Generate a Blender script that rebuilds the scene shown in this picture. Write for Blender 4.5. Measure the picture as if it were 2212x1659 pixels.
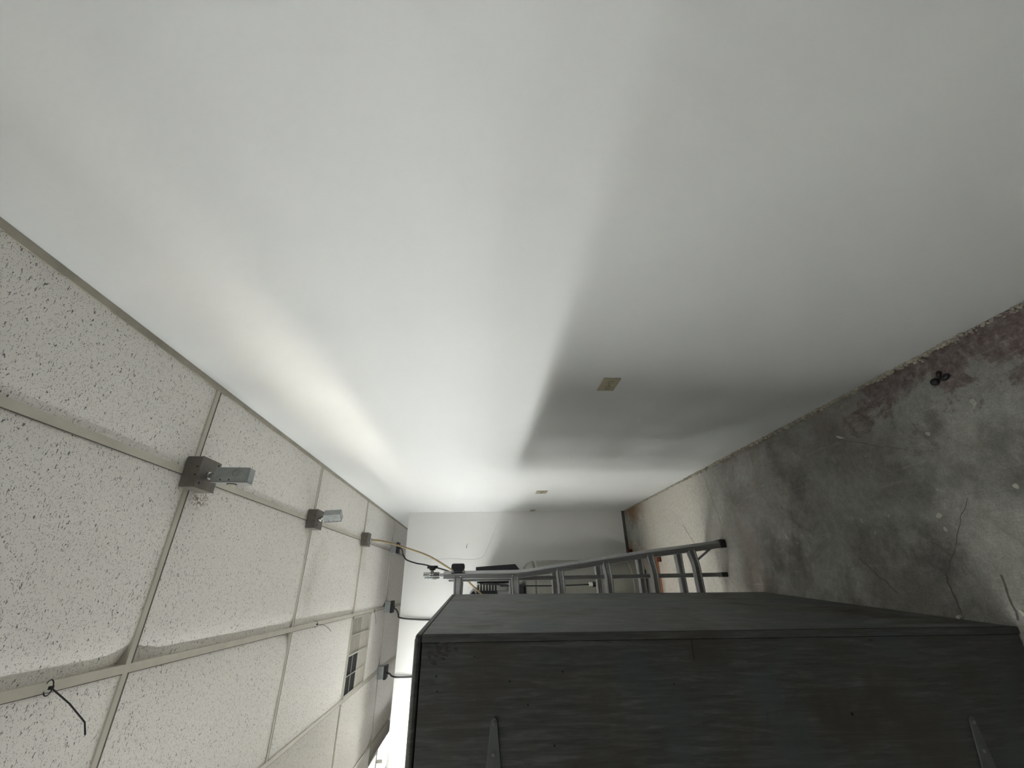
import bpy, bmesh, math, random
from mathutils import Vector, Matrix

random.seed(7)
SC = bpy.context.scene
COL = SC.collection
for o in list(bpy.data.objects):
    bpy.data.objects.remove(o)

# ------------------------------------------------------------------ camera, world, exposure
H = 1.6835                                   # eye height
cd = bpy.data.cameras.new('camera'); cam = bpy.data.objects.new('camera', cd); COL.objects.link(cam)
cd.sensor_fit = 'HORIZONTAL'; cd.sensor_width = 36.0
cd.lens = 36.0 * 875.0138 / 2212.0
cd.clip_start = 0.02; cd.clip_end = 60
CX = (-0.01793270651061636, -0.06690329302931626, -0.9975982996271778)   # image right
CU = (0.8962299694239795, -0.44338044023586104, 0.01362450448637983)     # image up
CF = (0.443227097483276, 0.8938331693319727, -0.06791174757332545)       # view direction
M = Matrix.Identity(4)
for r in range(3):
    M[r][0] = CX[r]; M[r][1] = CU[r]; M[r][2] = -CF[r]
M[2][3] = H
cam.matrix_world = M
SC.camera = cam

w = bpy.data.worlds.new('world'); SC.world = w; w.use_nodes = True
w.node_tree.nodes['Background'].inputs[0].default_value = (0.75, 0.8, 0.85, 1)
w.node_tree.nodes['Background'].inputs[1].default_value = 0.02
SC.view_settings.view_transform = 'Standard'; SC.view_settings.look = 'None'
SC.view_settings.gamma = 1.0; SC.view_settings.use_curve_mapping = False
SC.view_settings.exposure = -0.04
SC.cycles.max_bounces = 10; SC.cycles.diffuse_bounces = 6
SC.cycles.sample_clamp_indirect = 0.0; SC.cycles.blur_glossy = 0.0; SC.cycles.caustics_reflective = True
TUBE = 36.0          # brightness of the fluorescent tubes

# ------------------------------------------------------------------ dimensions
ZC = 2.782           # suspended ceiling
XW = 0.767           # right wall
YP = 4.927           # far partition
ZP = 2.531           # top of far partition
GX = [-0.2136, -0.815, -1.432, -2.042, -2.652, -3.262, -3.872]   # tees along the room
GXB = 0.396
GY = [-2.05, -0.83, 0.383, 1.602, 2.829, 4.083, 5.386, 6.605, 7.82]
XL, YB, YE = -3.9, -2.4, 8.4

# ------------------------------------------------------------------ node helpers
def new_mat(name):
    m = bpy.data.materials.new(name); m.use_nodes = True
    nt = m.node_tree; b = nt.nodes['Principled BSDF']
    return m, nt, b
def N(nt, typ, **kw):
    n = nt.nodes.new(typ)
    for k, v in kw.items():
        if k.startswith('i_'): n.inputs[int(k[2:])].default_value = v
        else: setattr(n, k, v)
    return n
def L(nt, a, b): nt.links.new(a, b)
def coords(nt, kind='Object', scale=(1, 1, 1), rot=(0, 0, 0), loc=(0, 0, 0)):
    t = N(nt, 'ShaderNodeTexCoord'); mp = N(nt, 'ShaderNodeMapping')
    mp.inputs['Scale'].default_value = scale; mp.inputs['Rotation'].default_value = rot
    mp.inputs['Location'].default_value = loc
    L(nt, t.outputs[kind], mp.inputs[0]); return mp.outputs[0]
def noise(nt, vec, scale, detail=4, rough=0.6, dist=0.0):
    n = N(nt, 'ShaderNodeTexNoise'); n.inputs['Scale'].default_value = scale
    n.inputs['Detail'].default_value = detail; n.inputs['Roughness'].default_value = rough
    n.inputs['Distortion'].default_value = dist
    L(nt, vec, n.inputs['Vector']); return n.outputs['Fac']
def ramp(nt, fac, stops):
    r = N(nt, 'ShaderNodeValToRGB'); e = r.color_ramp.elements
    while len(e) > 1: e.remove(e[-1])
    e[0].position = stops[0][0]; e[0].color = (*stops[0][1], 1) if len(stops[0][1]) == 3 else stops[0][1]
    for p, c in stops[1:]:
        x = e.new(p); x.color = (*c, 1)
    L(nt, fac, r.inputs[0]); return r.outputs[0]
def g(v): return (v, v, v)
def maprange(nt, val, a, b, c=0.0, d=1.0, smooth=False):
    n = N(nt, 'ShaderNodeMapRange'); n.clamp = True
    if smooth: n.interpolation_type = 'SMOOTHSTEP'
    n.inputs['From Min'].default_value = a; n.inputs['From Max'].default_value = b
    n.inputs['To Min'].default_value = c; n.inputs['To Max'].default_value = d
    L(nt, val, n.inputs['Value']); return n.outputs[0]
def mix(nt, fac, a, b, mode='MIX'):
    n = N(nt, 'ShaderNodeMix', data_type='RGBA', blend_type=mode)
    for s, v in ((n.inputs[0], fac), (n.inputs[6], a), (n.inputs[7], b)):
        if isinstance(v, (int, float)): s.default_value = v
        elif isinstance(v, tuple): s.default_value = (*v, 1) if len(v) == 3 else v
        else: L(nt, v, s)
    return n.outputs[2]
def math_(nt, op, a, b=None, c=None):
    n = N(nt, 'ShaderNodeMath', operation=op)
    for i, v in enumerate((a, b, c)):
        if v is None: continue
        if isinstance(v, (int, float)): n.inputs[i].default_value = v
        else: L(nt, v, n.inputs[i])
    return n.outputs[0]
def bump(nt, b, h, strength=0.2, dist=0.002):
    n = N(nt, 'ShaderNodeBump'); n.inputs['Strength'].default_value = strength
    n.inputs['Distance'].default_value = dist
    L(nt, h, n.inputs['Height']); L(nt, n.outputs[0], b.inputs['Normal'])
def simple(name, col, rough=0.5, metal=0.0, var=0.12, scale=30, spec=0.5):
    m, nt, b = new_mat(name)
    v = coords(nt)
    f = noise(nt, v, scale, 5, 0.65)
    c0 = tuple(x * (1 - var) for x in col); c1 = tuple(min(1, x * (1 + var)) for x in col)
    L(nt, ramp(nt, f, [(0.3, c0), (0.7, c1)]), b.inputs['Base Color'])
    b.inputs['Roughness'].default_value = rough; b.inputs['Metallic'].default_value = metal
    b.inputs['Specular IOR Level'].default_value = spec
    bump(nt, b, f, 0.05)
    return m

# ------------------------------------------------------------------ materials
def wall_mat(name, col):
    m, nt, b = new_mat(name)
    v = coords(nt)
    f = noise(nt, v, 1.6, 3, 0.5); s = noise(nt, v, 260, 3, 0.6); s2 = noise(nt, v, 14, 4, 0.6)
    c = mix(nt, f, tuple(x * 0.975 for x in col), tuple(min(1, x * 1.02) for x in col))
    L(nt, c, b.inputs['Base Color'])
    b.inputs['Roughness'].default_value = 0.72; b.inputs['Specular IOR Level'].default_value = 0.25
    h = math_(nt, 'ADD', s, math_(nt, 'MULTIPLY', s2, 2.0))
    bump(nt, b, h, 0.10, 0.0012)
    return m
M_WALL = wall_mat('painted_plaster', (0.74, 0.755, 0.75))
M_WALL2 = wall_mat('painted_partition', (0.72, 0.725, 0.705))

def tile_mat():
    m, nt, b = new_mat('fissured_ceiling_tile')
    v = coords(nt)
    ga = coords(nt, scale=(1.0, 2.4, 1.0), rot=(0, 0, 0.18))
    # worm-like fissures: a contour of distorted noise cut into pieces
    n1 = noise(nt, ga, 100, 2, 0.5, 0.7)
    cut = noise(nt, v, 55, 2, 0.5)
    big = noise(nt, v, 2.2, 2, 0.5)
    thr = math_(nt, 'SUBTRACT', 0.355, math_(nt, 'MULTIPLY', big, -0.03))
    fis = maprange(nt, math_(nt, 'SUBTRACT', thr, n1), 0.0, 0.02)
    fis = math_(nt, 'MULTIPLY', fis, maprange(nt, cut, 0.40, 0.48))
    vo = N(nt, 'ShaderNodeTexVoronoi', feature='F1'); vo.inputs['Scale'].default_value = 225
    L(nt, v, vo.inputs['Vector'])
    sel = N(nt, 'ShaderNodeSeparateColor'); L(nt, vo.outputs['Color'], sel.inputs[0])
    hole = math_(nt, 'MULTIPLY', maprange(nt, vo.outputs['Distance'], 0.30, 0.18), maprange(nt, sel.outputs[0], 0.32, 0.36))
    dark = math_(nt, 'MAXIMUM', fis, math_(nt, 'MULTIPLY', hole, 0.75))
    base = ramp(nt, noise(nt, v, 420, 2, 0.6), [(0.3, (0.83, 0.80, 0.76)), (0.7, (0.91, 0.88, 0.84))])
    # a few brown water stains
    st = maprange(nt, noise(nt, coords(nt, loc=(3.1, 1.7, 0)), 1.1, 3, 0.5), 0.66, 0.75, 0, 0.25)
    base = mix(nt, st, base, (0.40, 0.33, 0.25))
    ds = N(nt, 'ShaderNodeVectorMath', operation='DISTANCE'); mp2 = coords(nt, scale=(1, 0.8, 0.0), loc=(-0.325, -1.352, 0))
    L(nt, mp2, ds.inputs[0]); ds.inputs[1].default_value = (0, 0, 0)
    rs_ = math_(nt, 'MULTIPLY', maprange(nt, ds.outputs['Value'], 0.055, 0.02), maprange(nt, noise(nt, v, 85, 3, 0.6), 0.5, 0.56))
    base = mix(nt, math_(nt, 'MULTIPLY', rs_, 0.8), base, (0.20, 0.105, 0.06))
    L(nt, mix(nt, dark, base, (0.20, 0.195, 0.195)), b.inputs['Base Color'])
    b.inputs['Roughness'].default_value = 0.95; b.inputs['Specular IOR Level'].default_value = 0.1
    bump(nt, b, math_(nt, 'MULTIPLY', dark, -1), 0.5, 0.002)
    return m
M_TILE = tile_mat()
M_TEE = simple('cream_painted_metal_tee', (0.56, 0.53, 0.455), 0.45, 0, 0.08, 12)
M_ANGLE = simple('tan_wall_angle', (0.40, 0.365, 0.30), 0.5, 0, 0.15, 10)

def floor_mat():
    m, nt, b = new_mat('worn_concrete')
    v = coords(nt)
    big = noise(nt, v, 1.3, 6, 0.62, 0.4); mid = noise(nt, v, 5, 7, 0.68, 0.8)
    fine = noise(nt, v, 38, 5, 0.7); grit = noise(nt, v, 160, 3, 0.6)
    base = ramp(nt, mid, [(0.30, (0.20, 0.185, 0.160)), (0.45, (0.31, 0.295, 0.265)), (0.55, (0.39, 0.375, 0.345)), (0.72, (0.50, 0.48, 0.445))])
    base = mix(nt, maprange(nt, big, 0.42, 0.58), mix(nt, 0.5, base, (0.27, 0.28, 0.265)), base)
    sep = N(nt, 'ShaderNodeSeparateXYZ'); tc = N(nt, 'ShaderNodeTexCoord'); L(nt, tc.outputs['Object'], sep.inputs[0])
    X, Y = sep.outputs[0], sep.outputs[1]
    # old maroon paint left near the wall on the near side
    mar = math_(nt, 'MULTIPLY', maprange(nt, X, 0.34, 0.78), maprange(nt, Y, 2.6, 0.9))
    mar = math_(nt, 'ADD', mar, math_(nt, 'MULTIPLY', math_(nt, 'SUBTRACT', mid, 0.5), 1.9))
    mar = maprange(nt, mar, 0.46, 0.60, 0, 0.85)
    mcol = ramp(nt, fine, [(0.35, (0.10, 0.060, 0.055)), (0.6, (0.19, 0.145, 0.14)), (0.75, (0.27, 0.24, 0.23))])
    base = mix(nt, mar, base, mcol)
    # dark greasy patches
    grease = maprange(nt, noise(nt, coords(nt, loc=(0.3, 0.2, 0)), 2.3, 5, 0.65), 0.54, 0.70, 0, 0.75)
    base = mix(nt, grease, base, (0.105, 0.10, 0.088))
    # brown rust near the far partition
    rx = maprange(nt, Y, 3.5, 4.3); rust = math_(nt, 'MULTIPLY', rx, maprange(nt, noise(nt, v, 3.2, 5, 0.6), 0.46, 0.58))
    br = math_(nt, 'MULTIPLY', maprange(nt, Y, 1.25, 1.8), maprange(nt, noise(nt, coords(nt, loc=(9, 3, 0)), 1.7, 5, 0.62), 0.42, 0.60, 0, 0.75))
    br = math_(nt, 'MULTIPLY', br, maprange(nt, Y, 2.95, 2.7))
    base = mix(nt, br, base, (0.175, 0.140, 0.115))
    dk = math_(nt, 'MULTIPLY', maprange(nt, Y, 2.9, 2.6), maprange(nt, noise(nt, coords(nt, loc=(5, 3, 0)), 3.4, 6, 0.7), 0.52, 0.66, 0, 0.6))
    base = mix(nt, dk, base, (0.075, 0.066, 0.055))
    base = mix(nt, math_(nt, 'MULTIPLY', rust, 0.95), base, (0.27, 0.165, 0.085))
    lit_pool = math_(nt, 'MULTIPLY', maprange(nt, Y, 2.7, 3.3), maprange(nt, Y, 4.6, 4.2))
    base = mix(nt, math_(nt, 'MULTIPLY', lit_pool, 0.7), base, (0.66, 0.62, 0.55))  # pool of light on the far floor, painted into the colour
    # scattered plaster and paint spots
    vo = N(nt, 'ShaderNodeTexVoronoi', feature='F1'); vo.inputs['Scale'].default_value = 16
    vd = N(nt, 'ShaderNodeVectorMath', operation='ADD'); L(nt, v, vd.inputs[0])
    dn = N(nt, 'ShaderNodeTexNoise'); dn.inputs['Scale'].default_value = 45; L(nt, v, dn.inputs['Vector'])
    sc = N(nt, 'ShaderNodeVectorMath', operation='SCALE'); sc.inputs['Scale'].default_value = 0.03
    L(nt, dn.outputs['Color'], sc.inputs[0]); L(nt, sc.outputs[0], vd.inputs[1]); L(nt, vd.outputs[0], vo.inputs['Vector'])
    sel = N(nt, 'ShaderNodeSeparateColor'); L(nt, vo.outputs['Color'], sel.inputs[0])
    rad = maprange(nt, sel.outputs[1], 0, 1, 0.04, 0.17)
    spot = math_(nt, 'MULTIPLY', maprange(nt, math_(nt, 'SUBTRACT', rad, vo.outputs['Distance']), 0, 0.03), maprange(nt, sel.outputs[0], 0.80, 0.82))
    base = mix(nt, math_(nt, 'MULTIPLY', spot, 0.7), base, (0.55, 0.53, 0.48))
    # scrape marks
    sm = noise(nt, coords(nt, scale=(14, 1.2, 1), rot=(0, 0, 0.35)), 3.0, 4, 0.6)
    base = mix(nt, maprange(nt, sm, 0.60, 0.72, 0, 0.28), base, (0.50, 0.48, 0.45))
    gr = ramp(nt, grit, [(0.3, g(0.78)), (0.7, g(1.1))]); gf = ramp(nt, fine, [(0.3, g(0.80)), (0.7, g(1.12))])
    base = mix(nt, 1.0, base, gr, 'MULTIPLY'); base = mix(nt, 1.0, base, gf, 'MULTIPLY')
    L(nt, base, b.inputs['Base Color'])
    L(nt, ramp(nt, mid, [(0.3, g(0.45)), (0.7, g(0.8))]), b.inputs['Roughness'])
    b.inputs['Specular IOR Level'].default_value = 0.3
    bump(nt, b, math_(nt, 'ADD', fine, math_(nt, 'MULTIPLY', mid, 2)), 0.35, 0.004)
    return m
M_FLOOR = floor_mat()

def cab_mat(name='grey_painted_plywood', spots=True, gs=(34, 34, 2.6), st=(0.30, 0.5, 0.70), k=1.0):
    m, nt, b = new_mat(name)
    v = coords(nt)
    grain = noise(nt, coords(nt, scale=gs), 2.6, 7, 0.72, 0.6)
    wear = noise(nt, v, 3.4, 5, 0.6, 0.3); blot = noise(nt, v, 11, 4, 0.6)
    base = ramp(nt, grain, [(st[0], (0.036 * k, 0.034 * k, 0.031 * k)), (st[1], (0.062 * k, 0.064 * k, 0.060 * k)), (st[2], (0.110 * k, 0.112 * k, 0.105 * k))])
    base = mix(nt, maprange(nt, wear, 0.50, 0.64, 0, 0.75), base, (0.050, 0.040, 0.031))
    base = mix(nt, maprange(nt, wear, 0.47, 0.38, 0, 0.6), base, (0.060, 0.073, 0.076))
    base = mix(nt, maprange(nt, blot, 0.66, 0.78, 0, 0.7), base, (0.022, 0.020, 0.018))
    if spots:
        vo = N(nt, 'ShaderNodeTexVoronoi', feature='F1'); vo.inputs['Scale'].default_value = 9.0
        L(nt, v, vo.inputs['Vector']); sel = N(nt, 'ShaderNodeSeparateColor'); L(nt, vo.outputs['Color'], sel.inputs[0])
        sp = math_(nt, 'MULTIPLY', maprange(nt, vo.outputs['Distance'], 0.035, 0.02), maprange(nt, sel.outputs[0], 0.5, 0.52))
        base = mix(nt, sp, base, (0.008, 0.007, 0.006))
    L(nt, base, b.inputs['Base Color'])
    L(nt, ramp(nt, grain, [(0.4, g(0.46)), (0.6, g(0.75 if k > 1 else 0.62))]), b.inputs['Roughness'])
    b.inputs['Specular IOR Level'].default_value = 0.35 if k == 1 else 0.22
    bump(nt, b, grain, 0.12 if k == 1 else 0.4, 0.002)
    return m
M_CAB = cab_mat()
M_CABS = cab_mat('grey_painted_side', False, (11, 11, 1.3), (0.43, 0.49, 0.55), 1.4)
M_SMUDGE = simple('dark_hand_smudge', (0.040, 0.036, 0.033), 0.7, 0, 0.4, 60)
M_HINGE = simple('grey_painted_steel', (0.095, 0.102, 0.10), 0.45, 0.1, 0.15, 20)
M_SCREW = simple('worn_screw_head', (0.22, 0.21, 0.20), 0.35, 0.7, 0.2, 60)

M_REFLECTOR = simple('warm_reflector_sheet', (0.95, 0.87, 0.76), 0.13, 1.0, 0.04, 6)
def alu_mat():
    m, nt, b = new_mat('brushed_aluminium')
    v = coords(nt, scale=(60, 60, 3)); f = noise(nt, v, 3, 4, 0.6); d = noise(nt, coords(nt), 12, 4, 0.6)
    c = ramp(nt, f, [(0.3, (0.26, 0.26, 0.26)), (0.7, (0.36, 0.36, 0.36))])
    c = mix(nt, maprange(nt, d, 0.55, 0.75, 0, 0.4), c, (0.24, 0.22, 0.20))
    L(nt, c, b.inputs['Base Color']); b.inputs['Metallic'].default_value = 0.75
    L(nt, ramp(nt, f, [(0.3, g(0.34)), (0.7, g(0.5))]), b.inputs['Roughness'])
    return m
M_ALU = alu_mat()
M_BLACK = simple('black_rubber', (0.012, 0.012, 0.013), 0.5, 0, 0.3, 40)
M_BLACKPL = simple('black_plastic', (0.016, 0.016, 0.018), 0.32, 0, 0.2, 20)
M_STEELDK = simple('dark_weathered_steel', (0.155, 0.14, 0.118), 0.5, 0.35, 0.22, 16)
M_GALV = simple('galvanised_steel', (0.34, 0.36, 0.355), 0.42, 0.55, 0.18, 22)
M_CHROME = simple('bright_zinc', (0.62, 0.63, 0.64), 0.2, 0.95, 0.06, 20)
M_HOLE = simple('dark_hole', (0.006, 0.006, 0.006), 0.9, 0, 0.1, 20)
M_IVORY = simple('ivory_plastic', (0.40, 0.36, 0.25), 0.35, 0, 0.08, 30)
M_SLOT = simple('socket_slot_dark', (0.035, 0.03, 0.02), 0.6, 0, 0.1, 20)
M_GREY = simple('greige_tank_paint', (0.245, 0.24, 0.215), 0.4, 0, 0.06, 5)
M_SEAM = simple('tank_seam', (0.32, 0.315, 0.29), 0.45, 0, 0.06, 5)
M_MACH = simple('grey_machine_casing', (0.30, 0.30, 0.285), 0.45, 0, 0.08, 8)
M_YEL = simple('tan_cable_jacket', (0.25, 0.18, 0.085), 0.38, 0, 0.12, 40)
M_WHITEPL = simple('white_plastic', (0.66, 0.65, 0.58), 0.4, 0, 0.06, 30)
M_WOOD = simple('orange_brown_timber', (0.40, 0.17, 0.07), 0.6, 0, 0.25, 9)
M_WOODLIT = simple('lit_timber_top', (0.45, 0.38, 0.31), 0.7, 0, 0.2, 9)
M_BRICK = simple('dark_red_brick', (0.085, 0.022, 0.014), 0.8, 0, 0.35, 30)
M_CHIP = simple('pale_plaster_chip', (0.52, 0.50, 0.45), 0.85, 0, 0.15, 40)
M_CRUMB = simple('crumbled_plaster', (0.42, 0.39, 0.32), 0.95, 0, 0.35, 25)
M_CRACK = simple('dark_joint', (0.12, 0.105, 0.09), 0.95, 0, 0.3, 30)
M_TAPE = simple('plaster_patch_edge', (0.50, 0.50, 0.475), 0.8, 0, 0.1, 30)
M_VENT = simple('aged_vent_enamel', (0.50, 0.48, 0.43), 0.5, 0, 0.08, 14)
M_VPANEL = simple('vent_core_beige', (0.31, 0.285, 0.245), 0.6, 0, 0.12, 14)
M_VPANEL2 = simple('vent_core_pale', (0.47, 0.44, 0.385), 0.6, 0, 0.12, 14)
M_FIX = simple('white_fixture_enamel', (0.60, 0.58, 0.52), 0.4, 0, 0.05, 10)
M_BASE = simple('dark_base_strip', (0.085, 0.08, 0.07), 0.7, 0, 0.3, 12)
M_CONC = simple('dim_side_wall', (0.22, 0.22, 0.21), 0.85, 0, 0.1, 3)
def emit(name, col, s):
    m, nt, b = new_mat(name)
    b.inputs['Base Color'].default_value = (0.9, 0.9, 0.9, 1)
    v = coords(nt); f = noise(nt, v, 2, 2, 0.5)
    L(nt, ramp(nt, f, [(0, tuple(c * 0.98 for c in col)), (1, col)]), b.inputs['Emission Color'])
    b.inputs['Emission Strength'].default_value = s
    return m
M_TUBE = [emit('lit_tube_' + n, (0.975, 1.0, 0.99), TUBE * k) for n, k in (('new', 3.6), ('worn', 1.9), ('old', 1.1), ('mid', 2.5), ('fading', 0.6))]

# ------------------------------------------------------------------ geometry helpers
def link(name, bm, mat, parent=None, smooth=False, bevel=0.0, mats=None):
    me = bpy.data.meshes.new(name)
    bmesh.ops.recalc_face_normals(bm, faces=bm.faces)
    bm.to_mesh(me); bm.free()
    o = bpy.data.objects.new(name, me); COL.objects.link(o)
    for mm in (mats or [mat]): me.materials.append(mm)
    if smooth:
        for p in me.polygons: p.use_smooth = True
    if bevel:
        md = o.modifiers.new('bevel', 'BEVEL'); md.width = bevel; md.segments = 2
        md.limit_method = 'ANGLE'; md.angle_limit = math.radians(40)
    if parent: o.parent = parent
    return o
def B(): return bmesh.new()
def box(bm, x0, x1, y0, y1, z0, z1, rot=None, mi=0):
    vs = [bm.verts.new((x, y, z)) for x in (x0, x1) for y in (y0, y1) for z in (z0, z1)]
    if rot is not None:
        for v in vs: v.co = rot @ v.co
    for f in ((0, 1, 3, 2), (4, 6, 7, 5), (0, 4, 5, 1), (2, 3, 7, 6), (0, 2, 6, 4), (1, 5, 7, 3)):
        bm.faces.new([vs[i] for i in f]).material_index = mi
    return vs
def hexa(bm, pts):
    vs = [bm.verts.new(p) for p in pts]   # 4 bottom loop, 4 top loop
    for f in ((3, 2, 1, 0), (4, 5, 6, 7), (0, 1, 5, 4), (1, 2, 6, 5), (2, 3, 7, 6), (3, 0, 4, 7)):
        bm.faces.new([vs[i] for i in f])
def frame_of(d):
    d = d.normalized(); a = Vector((0, 0, 1)) if abs(d.z) < 0.9 else Vector((1, 0, 0))
    u = d.cross(a).normalized(); v = d.cross(u).normalized(); return u, v
def tube(bm, pts, r, seg=12, cap=True):
    pts = [Vector(p) for p in pts]; rings = []
    u = None
    for i, p in enumerate(pts):
        d = (pts[min(i + 1, len(pts) - 1)] - pts[max(i - 1, 0)])
        d.normalize()
        if u is None: u, v = frame_of(d)
        else:
            u = (u - d * u.dot(d)).normalized(); v = d.cross(u)
        rr = r[i] if isinstance(r, (list, tuple)) else r
        rings.append([bm.verts.new(p + (u * math.cos(t) + v * math.sin(t)) * rr) for t in [2 * math.pi * k / seg for k in range(seg)]])
    for a, b in zip(rings, rings[1:]):
        for k in range(seg): bm.faces.new((a[k], a[(k + 1) % seg], b[(k + 1) % seg], b[k]))
    if cap: bm.faces.new(rings[0][::-1]); bm.faces.new(rings[-1])
def spline(pts, n=8):
    P = [Vector(p) for p in pts]; out = []
    for i in range(len(P) - 1):
        p0 = P[max(i - 1, 0)]; p1 = P[i]; p2 = P[i + 1]; p3 = P[min(i + 2, len(P) - 1)]
        for k in range(n):
            t = k / n
            out.append(0.5 * ((2 * p1) + (p2 - p0) * t + (2 * p0 - 5 * p1 + 4 * p2 - p3) * t * t + (3 * p1 - p0 - 3 * p2 + p3) * t ** 3))
    out.append(P[-1]); return out
def cyl(bm, a, b, r, seg=20): tube(bm, [a, b], r, seg)
def prism(bm, poly, axis, a, b):
    """extrude a 2-D polygon along axis between a and b; poly holds the two other coordinates in xyz order"""
    def mk(p, t):
        q = list(p); q.insert(axis, t); return bm.verts.new(q)
    A = [mk(p, a) for p in poly]; Bv = [mk(p, b) for p in poly]; n = len(poly)
    bm.faces.new(A); bm.faces.new(Bv[::-1])
    for i in range(n): bm.faces.new((A[i], Bv[i], Bv[(i + 1) % n], A[(i + 1) % n]))
def empty(name, loc, rot=(0, 0, 0)):
    o = bpy.data.objects.new(name, None); COL.objects.link(o)
    o.empty_display_size = 0.05; o.location = loc; o.rotation_euler = rot; return o
def tag(o, label, cat, group=None, kind=None):
    o['label'] = label; o['category'] = cat
    if group: o['group'] = group
    if kind: o['kind'] = kind
    return o
def struct(o): o['kind'] = 'structure'; return o

# ------------------------------------------------------------------ the room
bm = B()
box(bm, XL, XW + 0.12, YB, YE, -0.12, 0.0)
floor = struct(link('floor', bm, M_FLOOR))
# hairline joints in the slab
def ribbon(bm, pts, wd, z):
    for a, b in zip(pts, pts[1:]):
        a = Vector((*a, 0)); b = Vector((*b, 0)); d = (b - a).normalized(); n = Vector((-d.y, d.x, 0)) * wd / 2
        vs = [bm.verts.new((q.x, q.y, z)) for q in (a - n, b - n, b + n, a + n)]
        bm.faces.new(vs)
def jag(a, b, n, amp):
    out = []
    for i in range(n + 1):
        t = i / n; j = amp if 0 < i < n else 0
        out.append((a[0] + (b[0] - a[0]) * t + random.uniform(-j, j), a[1] + (b[1] - a[1]) * t + random.uniform(-j, j)))
    return out
for pts, wd in ((jag((0.70, 2.98), (0.36, 2.90), 14, 0.006), 0.0035), (jag((0.42, 3.48), (0.22, 3.30), 8, 0.01), 0.005),
                (jag((0.005, 1.52), (-0.12, 1.523), 9, 0.006), 0.0045), (jag((0.24, 1.33), (0.0, 1.52), 9, 0.006), 0.0025),
                (jag((0.08, 1.86), (-0.06, 1.74), 7, 0.005), 0.004), (jag((0.0, 1.345), (-0.13, 1.36), 6, 0.004), 0.006),
                (jag((0.60, 1.75), (0.45, 1.45), 12, 0.006), 0.0018)):
    bm = B(); ribbon(bm, pts, wd, 0.0012)
    link('floor_crack', bm, M_CRACK, floor)

bm = B(); box(bm, XW, XW + 0.12, YB, YE, 0, 3.0)
struct(link('wall_right', bm, M_WALL))
bm = B(); box(bm, XL, XW - 0.001, YP, YP + 0.11, 0, ZP)
wf = struct(link('wall_far', bm, M_WALL2))
# raised edge of an old plaster patch, and a small nick
edge = [(0.273, 2.33), (0.262, 2.20), (0.268, 2.02), (0.258, 1.86), (0.258, 1.76), (0.268, 1.71), (0.295, 1.665), (0.40, 1.61), (0.52, 1.56), (0.64, 1.508)]
bm = B(); tube(bm, spline([(x, YP - 0.0005, z) for x, z in edge], 5), [0.0012 + 0.0012 * math.sin(math.pi * i / 45.0) for i in range(46)], 6)
link('plaster_ridge', bm, M_TAPE, wf, smooth=True)
bm = B(); tube(bm, [(0.375, YP - 0.001, 1.862), (0.40, YP - 0.001, 1.857), (0.425, YP - 0.001, 1.848)], [0.004, 0.003, 0.001], 6)
link('gouge', bm, M_CRACK, wf)
bm = B(); box(bm, XL, XW - 0.002, YP - 0.014, YP - 0.001, 0.0, 0.03)
b_ = link('baseboard_far', bm, M_BASE); struct(b_)
bm = B(); box(bm, XL - 0.12, XL, YB, YE, 0, 3.0); struct(link('wall_left', bm, M_CONC))
bm = B(); box(bm, XL, XW, YB - 0.12, YB, 0, 3.0); struct(link('wall_back', bm, M_CONC))
bm = B(); box(bm, XL, XW, YE, YE + 0.12, 0, 3.0); struct(link('wall_end', bm, M_CONC))

# ceiling: slab above, lay-in tiles, exposed tees
bm = B(); box(bm, XL, XW, YB, YE, 3.0, 3.1)
ceil = struct(link('ceiling', bm, M_CONC))
xs = [XW] + [GXB] + GX
ys = [YB] + GY + [YE]
rt = random.Random(3)
VENT = (-0.815, -0.2136, 4.083, 4.745)
def tile(bm, x0, x1, y0, y1, sag, corner, curl=0.0):
    n = 20; grid = []
    for i in range(n + 1):
        row = []
        for j in range(n + 1):
            u, v_ = i / n, j / n
            e = min(u, 1 - u, v_, 1 - v_) * 2
            z = ZC + 0.006 - sag * min(1, e * 3) ** 0.6
            z += curl * max(0, 1 - u / 0.15) ** 1.7
            du = min(u, 1 - u) ; dv = min(v_, 1 - v_)
            if corner and (u > .5) == corner[0] and (v_ > .5) == corner[1]:
                z += 0.022 * max(0, 1 - (du + dv) / 0.14)
            row.append(bm.verts.new((x0 + (x1 - x0) * u, y0 + (y1 - y0) * v_, z)))
        grid.append(row)
    for i in range(n):
        for j in range(n): bm.faces.new((grid[i][j], grid[i][j + 1], grid[i + 1][j + 1], grid[i + 1][j]))
bm = B()
for i in range(len(xs) - 1):
    for j in range(len(ys) - 1):
        x0, x1, y0, y1 = xs[i + 1], xs[i], ys[j], ys[j + 1]
        corner = {(2, 4): (True, True)}.get((i, j)) or ((rt.random() > .5, rt.random() > .5) if rt.random() < .35 else None)
        if (i, j) == (1, 4): corner = (False, False)
        if (i, j) == (1, 3): corner = (False, True)
        if x1 == GX[0] and abs(y0 - 4.083) < 1e-6: y0 = VENT[3]; corner = None
        tile(bm, x0, x1, y0, y1, rt.uniform(0.002, 0.007), corner, 0.011 if i == 1 and j < 6 else 0.0)
t_ = link('ceiling_tiles', bm, M_TILE, ceil, smooth=True)
bm = B()
TW = 0.012
for x in [GXB] + GX: box(bm, x - TW, x + TW, YB, YE, ZC, ZC + 0.03)
for y in GY: box(bm, XL, XW, y - (TW if y < 2 else 0.007), y + TW * 0.7, ZC + 0.0002, ZC + 0.03)
box(bm, VENT[0], VENT[1], VENT[3] - TW, VENT[3] + TW, ZC + 0.001, ZC + 0.03)
link('ceiling_tees', bm, M_TEE, ceil)
bm = B()
for y in GY: box(bm, XL, XW, y + TW * 0.6, y + TW + 0.0035, ZC + 0.0005, ZC + 0.02)
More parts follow.
